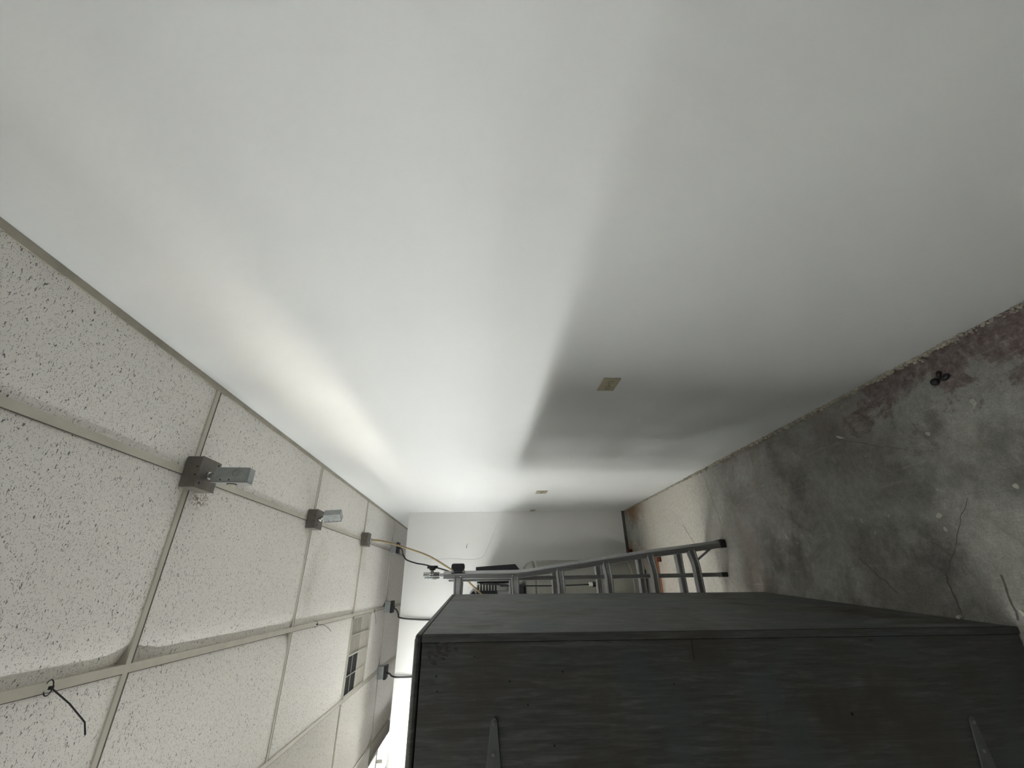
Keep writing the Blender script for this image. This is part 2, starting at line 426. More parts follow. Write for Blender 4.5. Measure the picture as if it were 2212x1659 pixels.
for x in [GXB] + GX: box(bm, x - TW - 0.0022, x - TW * 0.6, YB, YE, ZC + 0.0005, ZC + 0.02)
link('ceiling_gaps', bm, M_CRACK, ceil)
bm = B()
rr = random.Random(5)
yy = YB
while yy < YE:                                             # slightly wavy wall angle
    y2 = yy + 0.15
    wv = rr.uniform(-0.0015, 0.0015)
    box(bm, XW - 0.024 + wv, XW - 0.0005, yy, y2, ZC - 0.0005, ZC + 0.004)
    yy = y2
struct(link('trim_1', bm, M_ANGLE))

# ------------------------------------------------------------------ fluorescent strip fixtures in a row
def fixture(x0, y0, mat, label, drop=0.0):
    t = empty('strip_light', (x0, y0, -drop)); LEN = 1.20
    tag(t, label, 'ceiling light', 'fluorescent strips in one row under the ceiling')
    bm = B(); prism(bm, [(-0.06, 2.755), (0.06, 2.755), (0.15, 2.700), (0.148, 2.696), (0.03, 2.700), (-0.03, 2.700), (-0.148, 2.696), (-0.15, 2.700)], 1, 0, LEN)
    link('housing', bm, M_FIX, t, bevel=0.003)
    for s in (-1, 1):
        bm = B(); cyl(bm, (s * 0.045, 0.03, 2.664), (s * 0.045, LEN - 0.03, 2.664), 0.014, 14)
        link('lamp_tube', bm, mat, t, smooth=True)
        for y in (0.005, LEN - 0.025):
            bm = B(); box(bm, s * 0.045 - 0.015, s * 0.045 + 0.015, y, y + 0.02, 2.646, 2.70)
            link('lamp_holder', bm, M_WHITEPL, t, bevel=0.003)
    for y in (0.25, LEN - 0.25):
        bm = B(); cyl(bm, (0, y, 2.755), (0, y, ZC + drop), 0.005, 8); link('hanger_rod', bm, M_GALV, t)
    return t
def copy_tree(o, parent=None):
    c = o.copy(); COL.objects.link(c)
    if parent: c.parent = parent
    for ch in list(o.children): copy_tree(ch, c)
    return c
ROWS = [(-1.60, 5.34, M_TUBE[2], 'fluorescent strip light showing just beyond the top of the far wall'),
        (-1.60, 6.68, M_TUBE[2], 'fluorescent strip light furthest beyond the far wall'),
        (-1.45, 3.45, M_TUBE[0], 'fluorescent strip light on this side of the far wall'),
        (-1.45, 2.22, M_TUBE[2], 'dimmer fluorescent strip light level with the ladder'),
        (-1.45, 0.99, M_TUBE[3], 'fluorescent strip light level with the dark cabinet'),
        (-1.45, -0.24, M_TUBE[4], 'fluorescent strip light level with the camera'),
        (-3.00, 3.50, M_TUBE[1], 'unseen fluorescent strip light added by the left wall as fill')]  # last strip is an added fill lamp, outside the row
for fx, fy, fm, fl in ROWS: fixture(fx, fy, fm, fl, 0.0 if fy > 5 else 0.12)

# ------------------------------------------------------------------ the big dark cabinet
CAB_ROT = -math.atan2(0.080, 1.244)
cab = empty('cabinet', (-0.148, 1.373, 0), (0, 0.0125, CAB_ROT))
tag(cab, 'tall dark grey painted plywood cabinet standing beside the ladder', 'cabinet')
SHEET_W = 0.31
CL, CW, HN, HF, TH = 1.247, 0.64, 1.871, 1.853, 0.019
g2 = 0.0015
bm = B(); box(bm, -TH, 0.0, -0.0025, 0.0015, 0, HN - TH - 0.001)
link('edge_trim', bm, M_CAB, cab, bevel=0.001)
bm = B(); box(bm, -0.012, 0.0006, 0.0013, 0.0062, 0.001, HN - TH - 0.002); link('joint_gap', bm, M_HOLE, cab)
bm = B(); hexa(bm, [(-TH, 0.004, 0), (0, 0.004, 0), (0, CL, 0), (-TH, CL, 0), (-TH, 0.004, HN - TH), (0, 0.004, HN - TH), (0, CL, HF - TH), (-TH, CL, HF - TH)])
link('side_panel', bm, M_CABS, cab, bevel=0.002)
bm = B(); hexa(bm, [(-CW, 0.0, 0), (-CW + TH, 0.0, 0), (-CW + TH, CL, 0), (-CW, CL, 0), (-CW, 0.0, HN - TH), (-CW + TH, 0, HN - TH), (-CW + TH, CL, HF - TH), (-CW, CL, HF - TH)])
link('side_panel', bm, M_CAB, cab, bevel=0.002)
bm = B(); hexa(bm, [(-CW, -0.002, HN - TH + g2), (0.002, -0.002, HN - TH + g2), (0.002, CL, HF - TH + g2), (-CW, CL, HF - TH + g2), (-CW, -0.002, HN), (0.002, -0.002, HN), (0.002, CL, HF), (-CW, CL, HF)])
link('top_panel', bm, M_CAB, cab, bevel=0.008)
bm = B(); hexa(bm, [(-SHEET_W, 0.01, HN + 0.0005), (-0.012, 0.01, HN + 0.0005), (-0.012, CL - 0.01, HF + 0.0005), (-SHEET_W, CL - 0.01, HF + 0.0005), (-SHEET_W, 0.01, HN + 0.002), (-0.012, 0.01, HN + 0.002), (-0.012, CL - 0.01, HF + 0.002), (-SHEET_W, CL - 0.01, HF + 0.002)])
link('added_reflector_sheet', bm, M_REFLECTOR, cab)  # unseen reflector added to throw the cream band onto the right wall
bm = B(); box(bm, -CW + TH, -TH, CL - TH, CL, 0.0, HF - TH - 0.001); link('back_panel', bm, M_CAB, cab)
bm = B(); box(bm, -CW + TH, -TH, 0.02, CL - TH, 0.06, 0.08); link('bottom_panel', bm, M_CAB, cab)
# door, inset flush between the panels
bm = B(); box(bm, -CW + TH + g2, -TH - g2, 0.002, 0.020, 0.004, HN - TH - g2 * 1.5)
door = link('door', bm, M_CAB, cab, bevel=0.0012)
bm = B(); box(bm, -CW + TH, -TH, 0.020, 0.024, 0.0, HN - TH); link('door_stop', bm, M_HOLE, cab)
for x, z, r in ((-0.10, 1.805, .003), (-0.135, 1.80, .0025), (-0.055, 1.70, .002), (-0.115, 1.60, .003), (-0.17, 1.55, .0025),
                (-0.095, 1.45, .003), (-0.13, 1.13, .0025), (-0.26, 1.48, .003), (-0.21, 0.62, .005), (-0.03, 0.50, .003)):
    bm = B(); cyl(bm, (x, 0.0025, z), (x, 0.0012, z), r * 0.8, 10); link('nail_hole', bm, M_HOLE, door)
bm = B(); box(bm, -0.075, -0.022, 0.0008, 0.0021, 1.0605, 1.0615); link('split_line', bm, M_HOLE, door)
# row of smudge streaks at the top corner
bm = B(); rs = random.Random(2)
for i in range(6):
    z = 1.842 + rs.uniform(-.003, .002) - i * 0.003
    while z > 1.842 - (0.085 if i < 4 else 0.05):
        ln = rs.uniform(.010, .026); th = rs.uniform(.0028, .0046)
        x = -0.028 - i * 0.0088 - (1.842 - z) * 0.10 * -1 + rs.uniform(-.0008, .0008)
        if rs.random() > 0.15:
            vs = []
            for k in range(14):
                a_ = k * math.pi / 7; q = rs.uniform(.8, 1.1)
                vs.append(bm.verts.new((x + th * math.sin(a_) * q + ln * .1 * math.cos(a_), 0.0012, z - ln / 2 + ln / 2 * math.cos(a_) * q)))
            bm.faces.new(vs)
        z -= ln + rs.uniform(.002, .006)
link('smudge_marks', bm, M_SMUDGE, door)
def hinge(z, x_tip, par):
    t = bm = B()
    x0 = x_tip; x1 = x_tip - 0.20
    poly = [(x0, z + 0.005), (x0 + 0.003, z), (x0, z - 0.006), (x0 - 0.005, z - 0.0085), (x1, z - 0.030), (x1, z + 0.030), (x0 - 0.005, z + 0.008)]
    prism(bm, [(x, zz) for x, zz in poly], 1, -0.0022, 0.002)
    h = link('hinge', bm, M_HINGE, par, bevel=0.0008)
    bm = B(); tube(bm, [(x1 - 0.006, -0.004, z - 0.034), (x1 - 0.006, -0.004, z + 0.034)], 0.006, 12)
    prism(bm, [(x1 - 0.012, z - 0.034), (x1 - 0.032, z - 0.034), (x1 - 0.032, z + 0.034), (x1 - 0.012, z + 0.034)], 1, -0.002, 0.002)
    link('hinge_barrel', bm, M_HINGE, h, bevel=0.0005)
    for dx in (0.010, 0.075, 0.16):
        bm = B(); cyl(bm, (x0 - dx, -0.002, z), (x0 - dx, -0.0045, z), 0.0048, 14)
        link('screw', bm, M_SCREW, h, bevel=0.001)
hinge(1.643, -0.198, door)
hinge(0.262, -0.225, door)

# unseen block added behind the cabinet to shade the far corner
bm = B(); box(bm, -1.05, -0.36, 4.02, YP - 0.03, 0, 1.93)
struct(link('added_shade_block', bm, M_CONC))

# ------------------------------------------------------------------ electrical boxes on the ceiling
def knock(bm, c, axis, r=0.0028, d=0.0008):
    a = Vector(c); e = Vector((0, 0, 0)); e[axis[0]] = axis[1] * d
    cyl(bm, a - e, a + e, r, 10)
def square_box(name, cx, y0, label, mat, w_=0.114, dep=0.116, h=0.056, holes=True):
    t = empty(name, (cx, y0 + dep / 2, ZC)); tag(t, label, 'junction box', 'steel junction boxes under the ceiling grid')
    bm = B(); box(bm, -w_ / 2, w_ / 2, -dep / 2, dep / 2, -h, -0.001)
    body = link('box_body', bm, mat, t, bevel=0.003)
    bm = B(); box(bm, -w_ / 2 - 0.001, w_ / 2 + 0.001, -dep / 2 - 0.001, dep / 2 + 0.001, -h - 0.002, -h + 0.0005)
    link('cover_plate', bm, mat, t, bevel=0.0008)
    if holes:
        for c_, a_, r_ in (((-0.012, -dep / 2, -h + 0.009), (1, 1), .0028), ((0.018, -dep / 2, -h + 0.009), (1, 1), .0028),
                           ((-w_ / 2 + 0.018, -dep / 2 + 0.018, -h - 0.002), (2, 1), 0.004), ((w_ / 2 - 0.012, dep / 2 - 0.016, -h - 0.002), (2, 1), 0.004)):
            bm = B(); knock(bm, c_, a_, r_); link('screw_hole', bm, M_HOLE, body)
    return t, h, dep, w_
def outlet_on(t, h, lean, off, L_=0.105, hang=None, y=0.0, x=0.0):
    # short conduit nipple and a hanging handy box with a round socket facing left
    nx = Vector((x, y, -h)); d = Vector(lean).normalized()
    bm = B(); cyl(bm, nx, nx + d * off, 0.0105, 16); cyl(bm, nx, nx + d * 0.006, 0.015, 6)
    link('conduit_nipple', bm, M_CHROME, t, smooth=False)
    hv = Vector(hang).normalized() if hang else d
    R_ = hv.to_track_quat('-Z', 'Y').to_matrix().to_4x4(); R_.translation = nx + d * (off - 0.005)
    hb = empty('t', (0, 0, 0))
    bm = B(); box(bm, -0.0285, 0.0285, -0.024, 0.024, -L_, 0, rot=R_)
    bo = link('hanging_box', bm, M_GALV, t, bevel=0.004)
    bm = B(); box(bm, -0.0315, -0.0285, -0.025, 0.025, -L_ - 0.001, 0.001, rot=R_)
    link('outlet_cover', bm, M_CHROME, bo, bevel=0.001)
    bm = B(); a = R_ @ Vector((-0.0312, 0, -L_ * 0.5)); b = R_ @ Vector((-0.0328, 0, -L_ * 0.5)); cyl(bm, a, b, 0.017, 24)
    link('socket_face', bm, M_SLOT, bo)
    bm = B(); a = R_ @ Vector((-0.0322, 0, -L_ * 0.5)); b = R_ @ Vector((-0.0334, 0, -L_ * 0.5)); cyl(bm, a, b, 0.013, 24)
    link('socket_insert', bm, M_IVORY, bo)
    for z in (-0.03, -0.06):
        a = R_ @ Vector((-0.02, -0.0235, z)); b = R_ @ Vector((-0.02, -0.0247, z)); bm = B(); cyl(bm, a, b, 0.0026, 8)
        link('screw_hole', bm, M_HOLE, bo)
    bm = B(); 
    for z, yy in ((-L_ * 0.62, -0.0242),):
        ring = [R_ @ Vector((0.006 + 0.011 * math.cos(q), yy, z + 0.011 * math.sin(q))) for q in [k * math.pi / 12 for k in range(25)]]
        tube(bm, ring, 0.0006, 5, cap=False)
    link('knockout_ring', bm, M_STEELDK, bo)
    bpy.data.objects.remove(hb)
t, h, dep, w_ = square_box('junction_box', 0.393, 1.548, 'nearest brown steel junction box at a grid crossing with hanging outlet', M_STEELDK)
outlet_on(t, h + 0.002, (0.0, 0.05, -1), 0.036, 0.125, y=-0.004, x=-0.004)
t, h, dep, w_ = square_box('junction_box', 0.392, 2.725, 'second nearest brown junction box, its galvanised outlet hanging crooked', M_STEELDK)
outlet_on(t, h + 0.002, (0.75, -0.1, -1), 0.040, 0.105, hang=(0.06, 0.05, -1))
t, h, dep, w_ = square_box('junction_box', 0.392, 4.00, 'brown junction box from which the tan cable leaves', M_STEELDK)
bm = B(); cyl(bm, (0.0, 0, -h - 0.002), (0.0, 0, -h - 0.026), 0.014, 14); link('cable_clamp', bm, M_CHROME, t)
for cx, lab in ((0.42, 'bluish junction box beyond the far wall, nearest the right wall'),
                (-0.205, 'junction box beyond the far wall in line with the ceiling vent'),
                (-0.825, 'junction box beyond the far wall, lowest in the photo')):
    t, h, dep, w_ = square_box('junction_box', cx, 5.33, lab, M_GALV, holes=False, h=0.062)
    bm = B(); box(bm, -0.062, 0.062, -0.06, 0.06, -h - 0.028, -h - 0.002); link('box_extension', bm, M_BLACKPL, t, bevel=0.002)
    bm = B(); cyl(bm, (0.0, -0.03, -h - 0.026), (0.0, -0.045, -h - 0.045), 0.010, 12); link('cable_clamp', bm, M_CHROME, t)

# cables
def cable(name, pts, r, mat, label, n=8, group=None):
    bm = B(); tube(bm, spline(pts, n), r, 12); o = link(name, bm, mat, smooth=True)
    return tag(o, label, 'cable', group)
cable('power_cable', [(0.392, 4.058, 2.705), (0.388, 4.06, 2.683), (0.378, 4.1, 2.594), (0.324, 4.2, 2.393), (0.253, 4.25, 2.185), (0.138, 4.28, 1.979), (0.06, 4.3, 1.849), (-0.08, 4.3, 1.684), (-0.239, 4.3, 1.511), (-0.36, 4.25, 1.25)], 0.0085, M_YEL,
      'tan cable sweeping down from a junction box behind the ladder top')
cable('power_cable', [(0.42, 5.34, 2.672), (0.41, 5.30, 2.655), (0.376, 5.15, 2.609), (0.325, 4.97, 2.566), (0.28, 4.905, 2.530), (0.253, 4.89, 2.49), (0.222, 4.85, 2.389), (0.2, 4.8, 2.273), (0.134, 4.7, 2.026), (0.065, 4.6, 1.861), (0.035, 4.5, 1.741)], 0.0072, M_BLACK,
      'black cable slanting from the far wall top to the blower machine')
cable('power_cable', [(-0.205, 5.34, 2.672), (-0.21, 5.28, 2.68), (-0.225, 5.15, 2.615), (-0.258, 5.02, 2.566), (-0.282, 4.925, 2.543), (-0.29, 4.908, 2.52), (-0.299, 4.908, 2.471), (-0.308, 4.915, 2.376), (-0.316, 4.915, 2.199), (-0.318, 4.915, 1.6)], 0.0075, M_BLACK,
      'black cable dropping down the far wall, upper of the two in the photo')
cable('power_cable', [(-0.825, 5.34, 2.672), (-0.82, 5.28, 2.68), (-0.804, 5.15, 2.62), (-0.795, 4.98, 2.57), (-0.797, 4.915, 2.52), (-0.799, 4.908, 2.445), (-0.801, 4.915, 2.355), (-0.803, 4.915, 1.95)], 0.0075, M_BLACK,
      'black cable dropping down the far wall, lower of the two in the photo')

# ceiling vent (lay-in grille) : frame, 4 x 2 cells, two rows of dark openings
vt = empty('ceiling_vent', ((VENT[0] + VENT[1]) / 2, (VENT[2] + VENT[3]) / 2, ZC))
tag(vt, 'square beige return air grille set in the ceiling grid', 'vent')
hx = (VENT[1] - VENT[0]) / 2 - 0.013; hy = (VENT[3] - VENT[2]) / 2 - 0.013
bm = B()
for q in ((-hx, hx, -hy, -hy + 0.022), (-hx, hx, hy - 0.022, hy), (-hx, -hx + 0.016, -hy, hy), (hx - 0.016, hx, -hy, hy), (-hx, hx, -0.004, 0.004)):
    box(bm, *q, -0.001, 0.014)
for k in (1, 2, 3):
    xx = -hx + 2 * hx * k / 4; hw = 0.006 if k == 2 else 0.003
    box(bm, xx - hw, xx + hw, -hy, hy, -0.001, 0.014)
box(bm, -hx, hx, -hy / 2 - 0.0012, -hy / 2 + 0.0012, 0.0, 0.012)
link('grille_frame', bm, M_VENT, vt)
for k in range(4):
    for s in (0, 1):
        x0 = -hx + 2 * hx * k / 4; x1 = x0 + 2 * hx / 4; y0, y1 = (-hy, 0) if s == 0 else (0, hy)
        dark = (s == 0 and k < 2)
        bm = B(); box(bm, x0 + 0.002, x1 - 0.002, y0 + 0.002, y1 - 0.002, 0.004, 0.010)
        link('grille_opening' if dark else 'grille_panel', bm, M_HOLE if dark else (M_VPANEL if s == 0 else M_VPANEL2), vt)

# loose cable ties on the grid
def tie(pts, label, r=0.0017):
    t = empty('cable_tie', pts[0]); tag(t, label, 'cable tie', 'cable ties looped on the ceiling grid')
    P0 = Vector(pts[0])
    bm = B(); tube(bm, spline([Vector(p) - P0 for p in pts], 6)[3:] if False else [Vector(p) - P0 for p in pts], r, 8); link('tie_tail', bm, M_BLACKPL, t)
    bm = B(); lp = [(0.0 + 0.017 * math.cos(a), 0.004 * math.sin(a), 0.006 + 0.013 * math.sin(a)) for a in [k * math.pi / 8 for k in range(17)]]
    tube(bm, lp, r * 0.8, 8, cap=False); link('tie_loop', bm, M_BLACKPL, t)
    bm = B(); box(bm, -0.004, 0.004, -0.004, 0.004, -0.004, 0.004); link('tie_head', bm, M_BLACKPL, t)
tie([(-0.2136, 1.334, 2.766), (-0.232, 1.35, 2.752), (-0.254, 1.369, 2.735), (-0.302, 1.408, 2.71), (-0.329, 1.411, 2.70)], 'long dark cable tie hanging from the ceiling grid, nearest the camera', 0.0019)
tie([(-0.2136, 3.19, 2.768), (-0.223, 3.246, 2.74), (-0.246, 3.29, 2.72), (-0.265, 3.286, 2.70)], 'thin cable tie hanging from the grid before the ceiling vent', 0.0013)
tie([(-0.2136, 4.80, 2.768), (-0.245, 4.72, 2.74), (-0.29, 4.68, 2.72), (-0.32, 4.62, 2.70)], 'thin cable tie dangling beside the far end of the ceiling vent', 0.0013)

# ------------------------------------------------------------------ wall plates
def wall_outlet(y0, y1, z0, z1, label, quad=True):
    yc, zc = (y0 + y1) / 2, (z0 + z1) / 2
    t = empty('wall_outlet', (XW, yc, zc)); tag(t, label, 'outlet', 'ivory outlets on the right wall')
    hy, hz = (y1 - y0) / 2, (z1 - z0) / 2
    bm = B(); box(bm, -0.006, 0, -hy, hy, -hz, hz); p = link('cover_plate', bm, M_IVORY, t, bevel=0.0025)
    for s in (-1, 1):
        bm = B(); c = s * hy * 0.42
        ring = [( c + 0.0165 * math.cos(a), max(-0.0145, min(0.0145, 0.0175 * math.sin(a)))) for a in [k * math.pi / 12 for k in range(24)]]
        prism(bm, ring, 0, -0.0085, -0.005)
        r_ = link('receptacle', bm, M_IVORY, t, bevel=0.0006)
        for dz in (-0.0065, 0.0065):
            bm = B(); box(bm, -0.0089, -0.0084, c - 0.006, c + 0.003, dz - 0.0011, dz + 0.0011); link('slot', bm, M_HOLE, r_)
        bm = B(); cyl(bm, (-0.0089, c + 0.009, 0), (-0.0084, c + 0.009, 0), 0.0026, 10); link('ground_hole', bm, M_HOLE, r_)
    bm = B(); cyl(bm, (-0.0075, 0, 0), (-0.005, 0, 0), 0.0032, 12); link('plate_screw', bm, M_SCREW, t)
wall_outlet(1.475, 1.592, 1.112, 1.187, 'ivory outlet plate, the largest and nearest on the right wall')
wall_outlet(3.747, 3.862, 1.088, 1.192, 'ivory outlet plate further along the white right wall')
wall_outlet(4.785, 4.90, 1.075, 1.135, 'ivory outlet plate in the corner of the right and far walls')

# ------------------------------------------------------------------ the ladder
lad = empty('ladder', (0, 2.93, 0))
tag(lad, 'aluminium folding ladder with flared rails standing behind the dark cabinet', 'ladder')
XC = -0.215          # middle of the ladder
def rail_pts(s, y):
    # right outer rail profile (X measured from the photo), mirrored for the left one
    P = [(0.060, 1.93), (0.060, 1.46), (0.066, 1.38), (0.092, 1.173), (0.134, 0.846), (0.170, 0.56), (0.205, 0.22), (0.228, 0.015)]
    return [((x if s > 0 else 2 * XC - x), y, z) for x, z in P]
def strip(bm, pts, wx, wy, s=1):
    # hollow rail section swept along a polyline in the XZ plane; the outer front corner is chamfered
    pts = [Vector(p) for p in pts]; rings = []
    prof = [(-0.5, -0.5), (0.12, -0.5), (0.17, -0.46), (0.5, -0.06), (0.5, 0.5), (-0.5, 0.5)]
    for i, p in enumerate(pts):
        d = (pts[min(i + 1, len(pts) - 1)] - pts[max(i - 1, 0)]).normalized()
        n = Vector((-d.z, 0, d.x)) * s; y = Vector((0, 1, 0))
        rings.append([bm.verts.new(p + n * a * wx + y * b * wy) for a, b in prof])
    m = len(prof)
    for a, b in zip(rings, rings[1:]):
        for k in range(m): bm.faces.new((a[k], a[(k + 1) % m], b[(k + 1) % m], b[k]))
    bm.faces.new(rings[0]); bm.faces.new(rings[-1][::-1])
def rail_x(z):
    P = [(0.060, 1.93), (0.060, 1.46), (0.066, 1.38), (0.092, 1.173), (0.134, 0.846), (0.170, 0.56), (0.205, 0.22), (0.228, 0.0)]
    for (x0, z0), (x1, z1) in zip(P, P[1:]):
        if z <= z0 and z >= z1: return x0 + (x1 - x0) * (z0 - z) / (z0 - z1)
    return 0.055
RZ = [1.836, 1.468, 1.172, 0.857, 0.550, 0.255]
for yo, nm in ((0.0, 'front'), (0.215, 'rear')):
    for s in (1, -1):
        bm = B(); strip(bm, rail_pts(s, yo), 0.050, 0.062, s)
        rl = link('side_rail', bm, M_ALU, lad, bevel=0.004)
        x_, _, _ = rail_pts(s, yo)[-1]
        bm = B(); box(bm, x_ - 0.027, x_ + 0.027, yo - 0.037, yo + 0.037, 0.0, 0.042); link('rubber_foot', bm, M_BLACK, rl, bevel=0.006)
        if yo == 0:
            for z in RZ:
                for dz in (-0.018, 0.018):
                    bm = B(); xx = rail_x(z) if s > 0 else 2 * XC - rail_x(z)
                    bmesh.ops.create_icosphere(bm, subdivisions=2, radius=0.0045, matrix=Matrix.Translation((xx - s * 0.010, yo - 0.033, z + dz)))
                    link('rivet', bm, M_CHROME, rl, smooth=True)
    for z in RZ:
        # formed rung: flat tread with a raised rib, its ends curving back to the rail
        x1 = rail_x(z) - 0.018; x0 = 2 * XC - x1
        n = 28; y_out = -0.050 if yo == 0 else 0.0
        bm = B(); prof = [(-0.020, 0.026), (-0.026, 0.018), (-0.020, 0.011), (-0.020, -0.011), (-0.026, -0.018), (-0.020, -0.026), (0.014, -0.026), (0.014, 0.026)]
        rings = []
        for i in range(n + 1):
            t = i / n; x = x0 + (x1 - x0) * t
            e = min(x - x0, x1 - x); k = min(1, e / 0.10); k = k * k * (3 - 2 * k)
            dz = 0.0 if z > 1.3 else -0.012 * (1 - k) * 0 + 0.0
            rings.append([bm.verts.new((x, yo - 0.018 + y_out * k * 0.6 + a, z + c * (1.0 - 0.12 * k) + dz)) for a, c in prof])
        m_ = len(prof)
        for a, b in zip(rings, rings[1:]):
            for q in range(m_): bm.faces.new((a[q], a[(q + 1) % m_], b[(q + 1) % m_], b[q]))
        bm.faces.new(rings[0]); bm.faces.new(rings[-1][::-1])
        link('rung', bm, M_ALU, lad, bevel=0.0015)
# inner sliding rails reach straight down between the flared ones
for s in (1, -1):
    x = 0.034 if s > 0 else 2 * XC - 0.034
    bm = B(); box(bm, x - 0.013, x + 0.013, 0.03, 0.085, 0.03, 1.90); rl = link('inner_rail', bm, M_ALU, lad, bevel=0.003)
    bm = B(); box(bm, x - 0.015, x + 0.015, 0.028, 0.087, 0.0, 0.045); link('rubber_foot', bm, M_BLACK, rl, bevel=0.004)
# bottom brace
for s in (1, -1):
    a = Vector((0.195, -0.02, 0.115)); b = Vector((0.115, -0.035, 0.245))
    if s < 0: a.x = 2 * XC - a.x; b.x = 2 * XC - b.x
    bm = B(); tube(bm, [a, b], 0.008, 6); link('brace', bm, M_ALU, lad)
# top hinges with release knobs
for s in (1, -1):
    sx = lambda v: (v + 0.006 if s > 0 else 2 * XC - v - 0.006)
    hg = empty('hinge', (0, 0, 0)); hg.parent = lad
    bm = B(); box(bm, *sorted((sx(0.045), sx(0.066))), -0.024, 0.024, 1.885, 1.955); link('hinge_arm', bm, M_GALV, hg, bevel=0.003)
    bm = B(); cyl(bm, (sx(0.073), 0, 2.01), (sx(0.061), 0, 2.01), 0.052, 36); cyl(bm, (sx(0.058), 0, 2.01), (sx(0.050), 0, 2.01), 0.052, 36)
    link('hinge_disc', bm, M_CHROME, hg, bevel=0.001)
    bm = B(); cyl(bm, (sx(0.061), 0, 2.01), (sx(0.058), 0, 2.01), 0.050, 36); link('hinge_spacer', bm, M_BLACKPL, hg)
    bm = B(); cyl(bm, (sx(0.047), 0, 2.005), (sx(0.035), 0, 2.005), 0.048, 36); cyl(bm, (sx(0.035), 0, 2.005), (sx(0.031), 0, 2.005), 0.030, 30)
    link('hinge_backplate', bm, M_GALV, hg, bevel=0.002)
    bm = B(); cyl(bm, (sx(0.073), 0, 2.005), (sx(0.092), 0, 2.005), 0.011, 18); link('knob_stem', bm, M_GALV, hg)
    bm = B()
    cyl(bm, (sx(0.086), 0, 2.005), (sx(0.096), 0, 2.005), 0.020, 20)
    ring = [((0.035 if k % 3 else 0.031) * math.cos(k * math.pi / 12), 2.005 + (0.035 if k % 3 else 0.031) * math.sin(k * math.pi / 12)) for k in range(24)]
    prism(bm, ring, 0, sx(0.095), sx(0.112))
    link('release_knob', bm, M_BLACKPL, hg, bevel=0.002)
    # lock tab on the outside of the rail
    bm = B(); prism(bm, [(sx(0.070), 1.866), (sx(0.094), 1.882), (sx(0.116), 1.880), (sx(0.122), 1.872), (sx(0.122), 1.803), (sx(0.116), 1.797), (sx(0.094), 1.796), (sx(0.070), 1.812)], 1, -0.032, 0.022)
    lk = link('lock_tab', bm, M_BLACKPL, lad, bevel=0.004)
    bm = B()
    prism(bm, [(sx(0.068), 1.880), (sx(0.092), 1.872), (sx(0.068), 1.862)], 1, -0.034, 0.02)
    prism(bm, [(sx(0.068), 1.792), (sx(0.090), 1.800), (sx(0.068), 1.812)], 1, -0.034, 0.02)
    link('lock_bracket', bm, M_ALU, lk)

# ------------------------------------------------------------------ storage tank by the far wall
tk = empty('tank', (-0.03, 4.655, 0))
tag(tk, 'greige round-topped tank standing against the far wall behind the ladder', 'tank')
def lathe(bm, prof, seg=64):
    rings = [[bm.verts.new((r * math.cos(a), r * math.sin(a), z)) for a in [2 * math.pi * k / seg for k in range(seg)]] for r, z in prof]
    for a, b in zip(rings, rings[1:]):
        for k in range(seg): bm.faces.new((a[k], a[(k + 1) % seg], b[(k + 1) % seg], b[k]))
    bm.faces.new(rings[0][::-1]); bm.faces.new(rings[-1])
bm = B(); lathe(bm, [(0.24, 0.055), (0.252, 0.07), (0.2525, 0.6), (0.2525, 1.12), (0.249, 1.145)]); link('tank_body', bm, M_GREY, tk, smooth=True)
bm = B(); lathe(bm, [(0.2505, 1.146), (0.246, 1.175), (0.232, 1.208), (0.205, 1.238), (0.165, 1.256), (0.10, 1.2605), (0.02, 1.2615)]); link('tank_dome', bm, M_GREY, tk, smooth=True)
for z in (1.123, 0.165):
    bm = B(); lathe(bm, [(0.2535, z), (0.2538, z + 0.004), (0.2535, z + 0.008)]); link('seam_band', bm, M_SEAM, tk, smooth=True)
for a in (0.7, 2.2, 3.9, 5.4):
    bm = B(); cyl(bm, (0.19 * math.cos(a), 0.19 * math.sin(a), 0), (0.19 * math.cos(a), 0.19 * math.sin(a), 0.06), 0.025, 14); link('foot', bm, M_BLACK, tk)

# machine resting on the tank
mc = empty('blower_machine', (0, 4.56, 1.262))
tag(mc, 'black and grey blower machine resting on top of the greige tank', 'machine')
def rel(p): return (p[0], p[1] - 4.56, p[2] - 1.262)
bm = B(); ya, yb = -0.06, 0.16
prism(bm, [(0.060, 0.482), (0.163, 0.482), (0.186, 0.083), (0.121, 0.028), (0.060, 0.028)], 1, ya, yb)
link('hood', bm, M_BLACKPL, mc, bevel=0.003)
bm = B(); pts = [(0.035 + 0.004 * math.sin(i / 12), -0.10, 0.468 - i * 0.0042) for i in range(100)]
tube(bm, pts, [0.021 + (0.0035 if i % 3 == 0 else 0) for i in range(100)], 16); link('corrugated_hose', bm, M_BLACK, mc)
bm = B(); cyl(bm, (0.033, -0.10, 0.058), (0.030, -0.10, 0.005), 0.024, 20); link('hose_cuff', bm, M_MACH, mc, smooth=True)
bm = B(); prism(bm, [(-0.02, 0.50), (-0.06, 0.535), (-0.13, 0.55), (-0.24, 0.55), (-0.24, 0.0), (-0.02, 0.0), (-0.02, 0.16), (-0.055, 0.16), (-0.055, 0.47), (-0.02, 0.47)], 1, -0.10, 0.12)
link('casing', bm, M_MACH, mc, bevel=0.008)
bm = B(); prism(bm, [(-0.05, 0.50), (-0.075, 0.53), (-0.085, 0.47)], 1, -0.103, -0.098); link('casing_slot', bm, M_HOLE, mc)
for i in range(7):
    z = 0.462 - i * 0.0285
    bm = B(); prism(bm, [(0.005, z), (0.005, z - 0.012), (-0.09, z - 0.020), (-0.09, z + 0.004)], 1, -0.13, -0.10 if i > 3 else -0.10)
    link('cooling_fin', bm, M_BLACKPL, mc)
bm = B(); box(bm, -0.09, -0.052, -0.128, -0.10, 0.27, 0.47); link('fin_backing', bm, M_HOLE, mc)
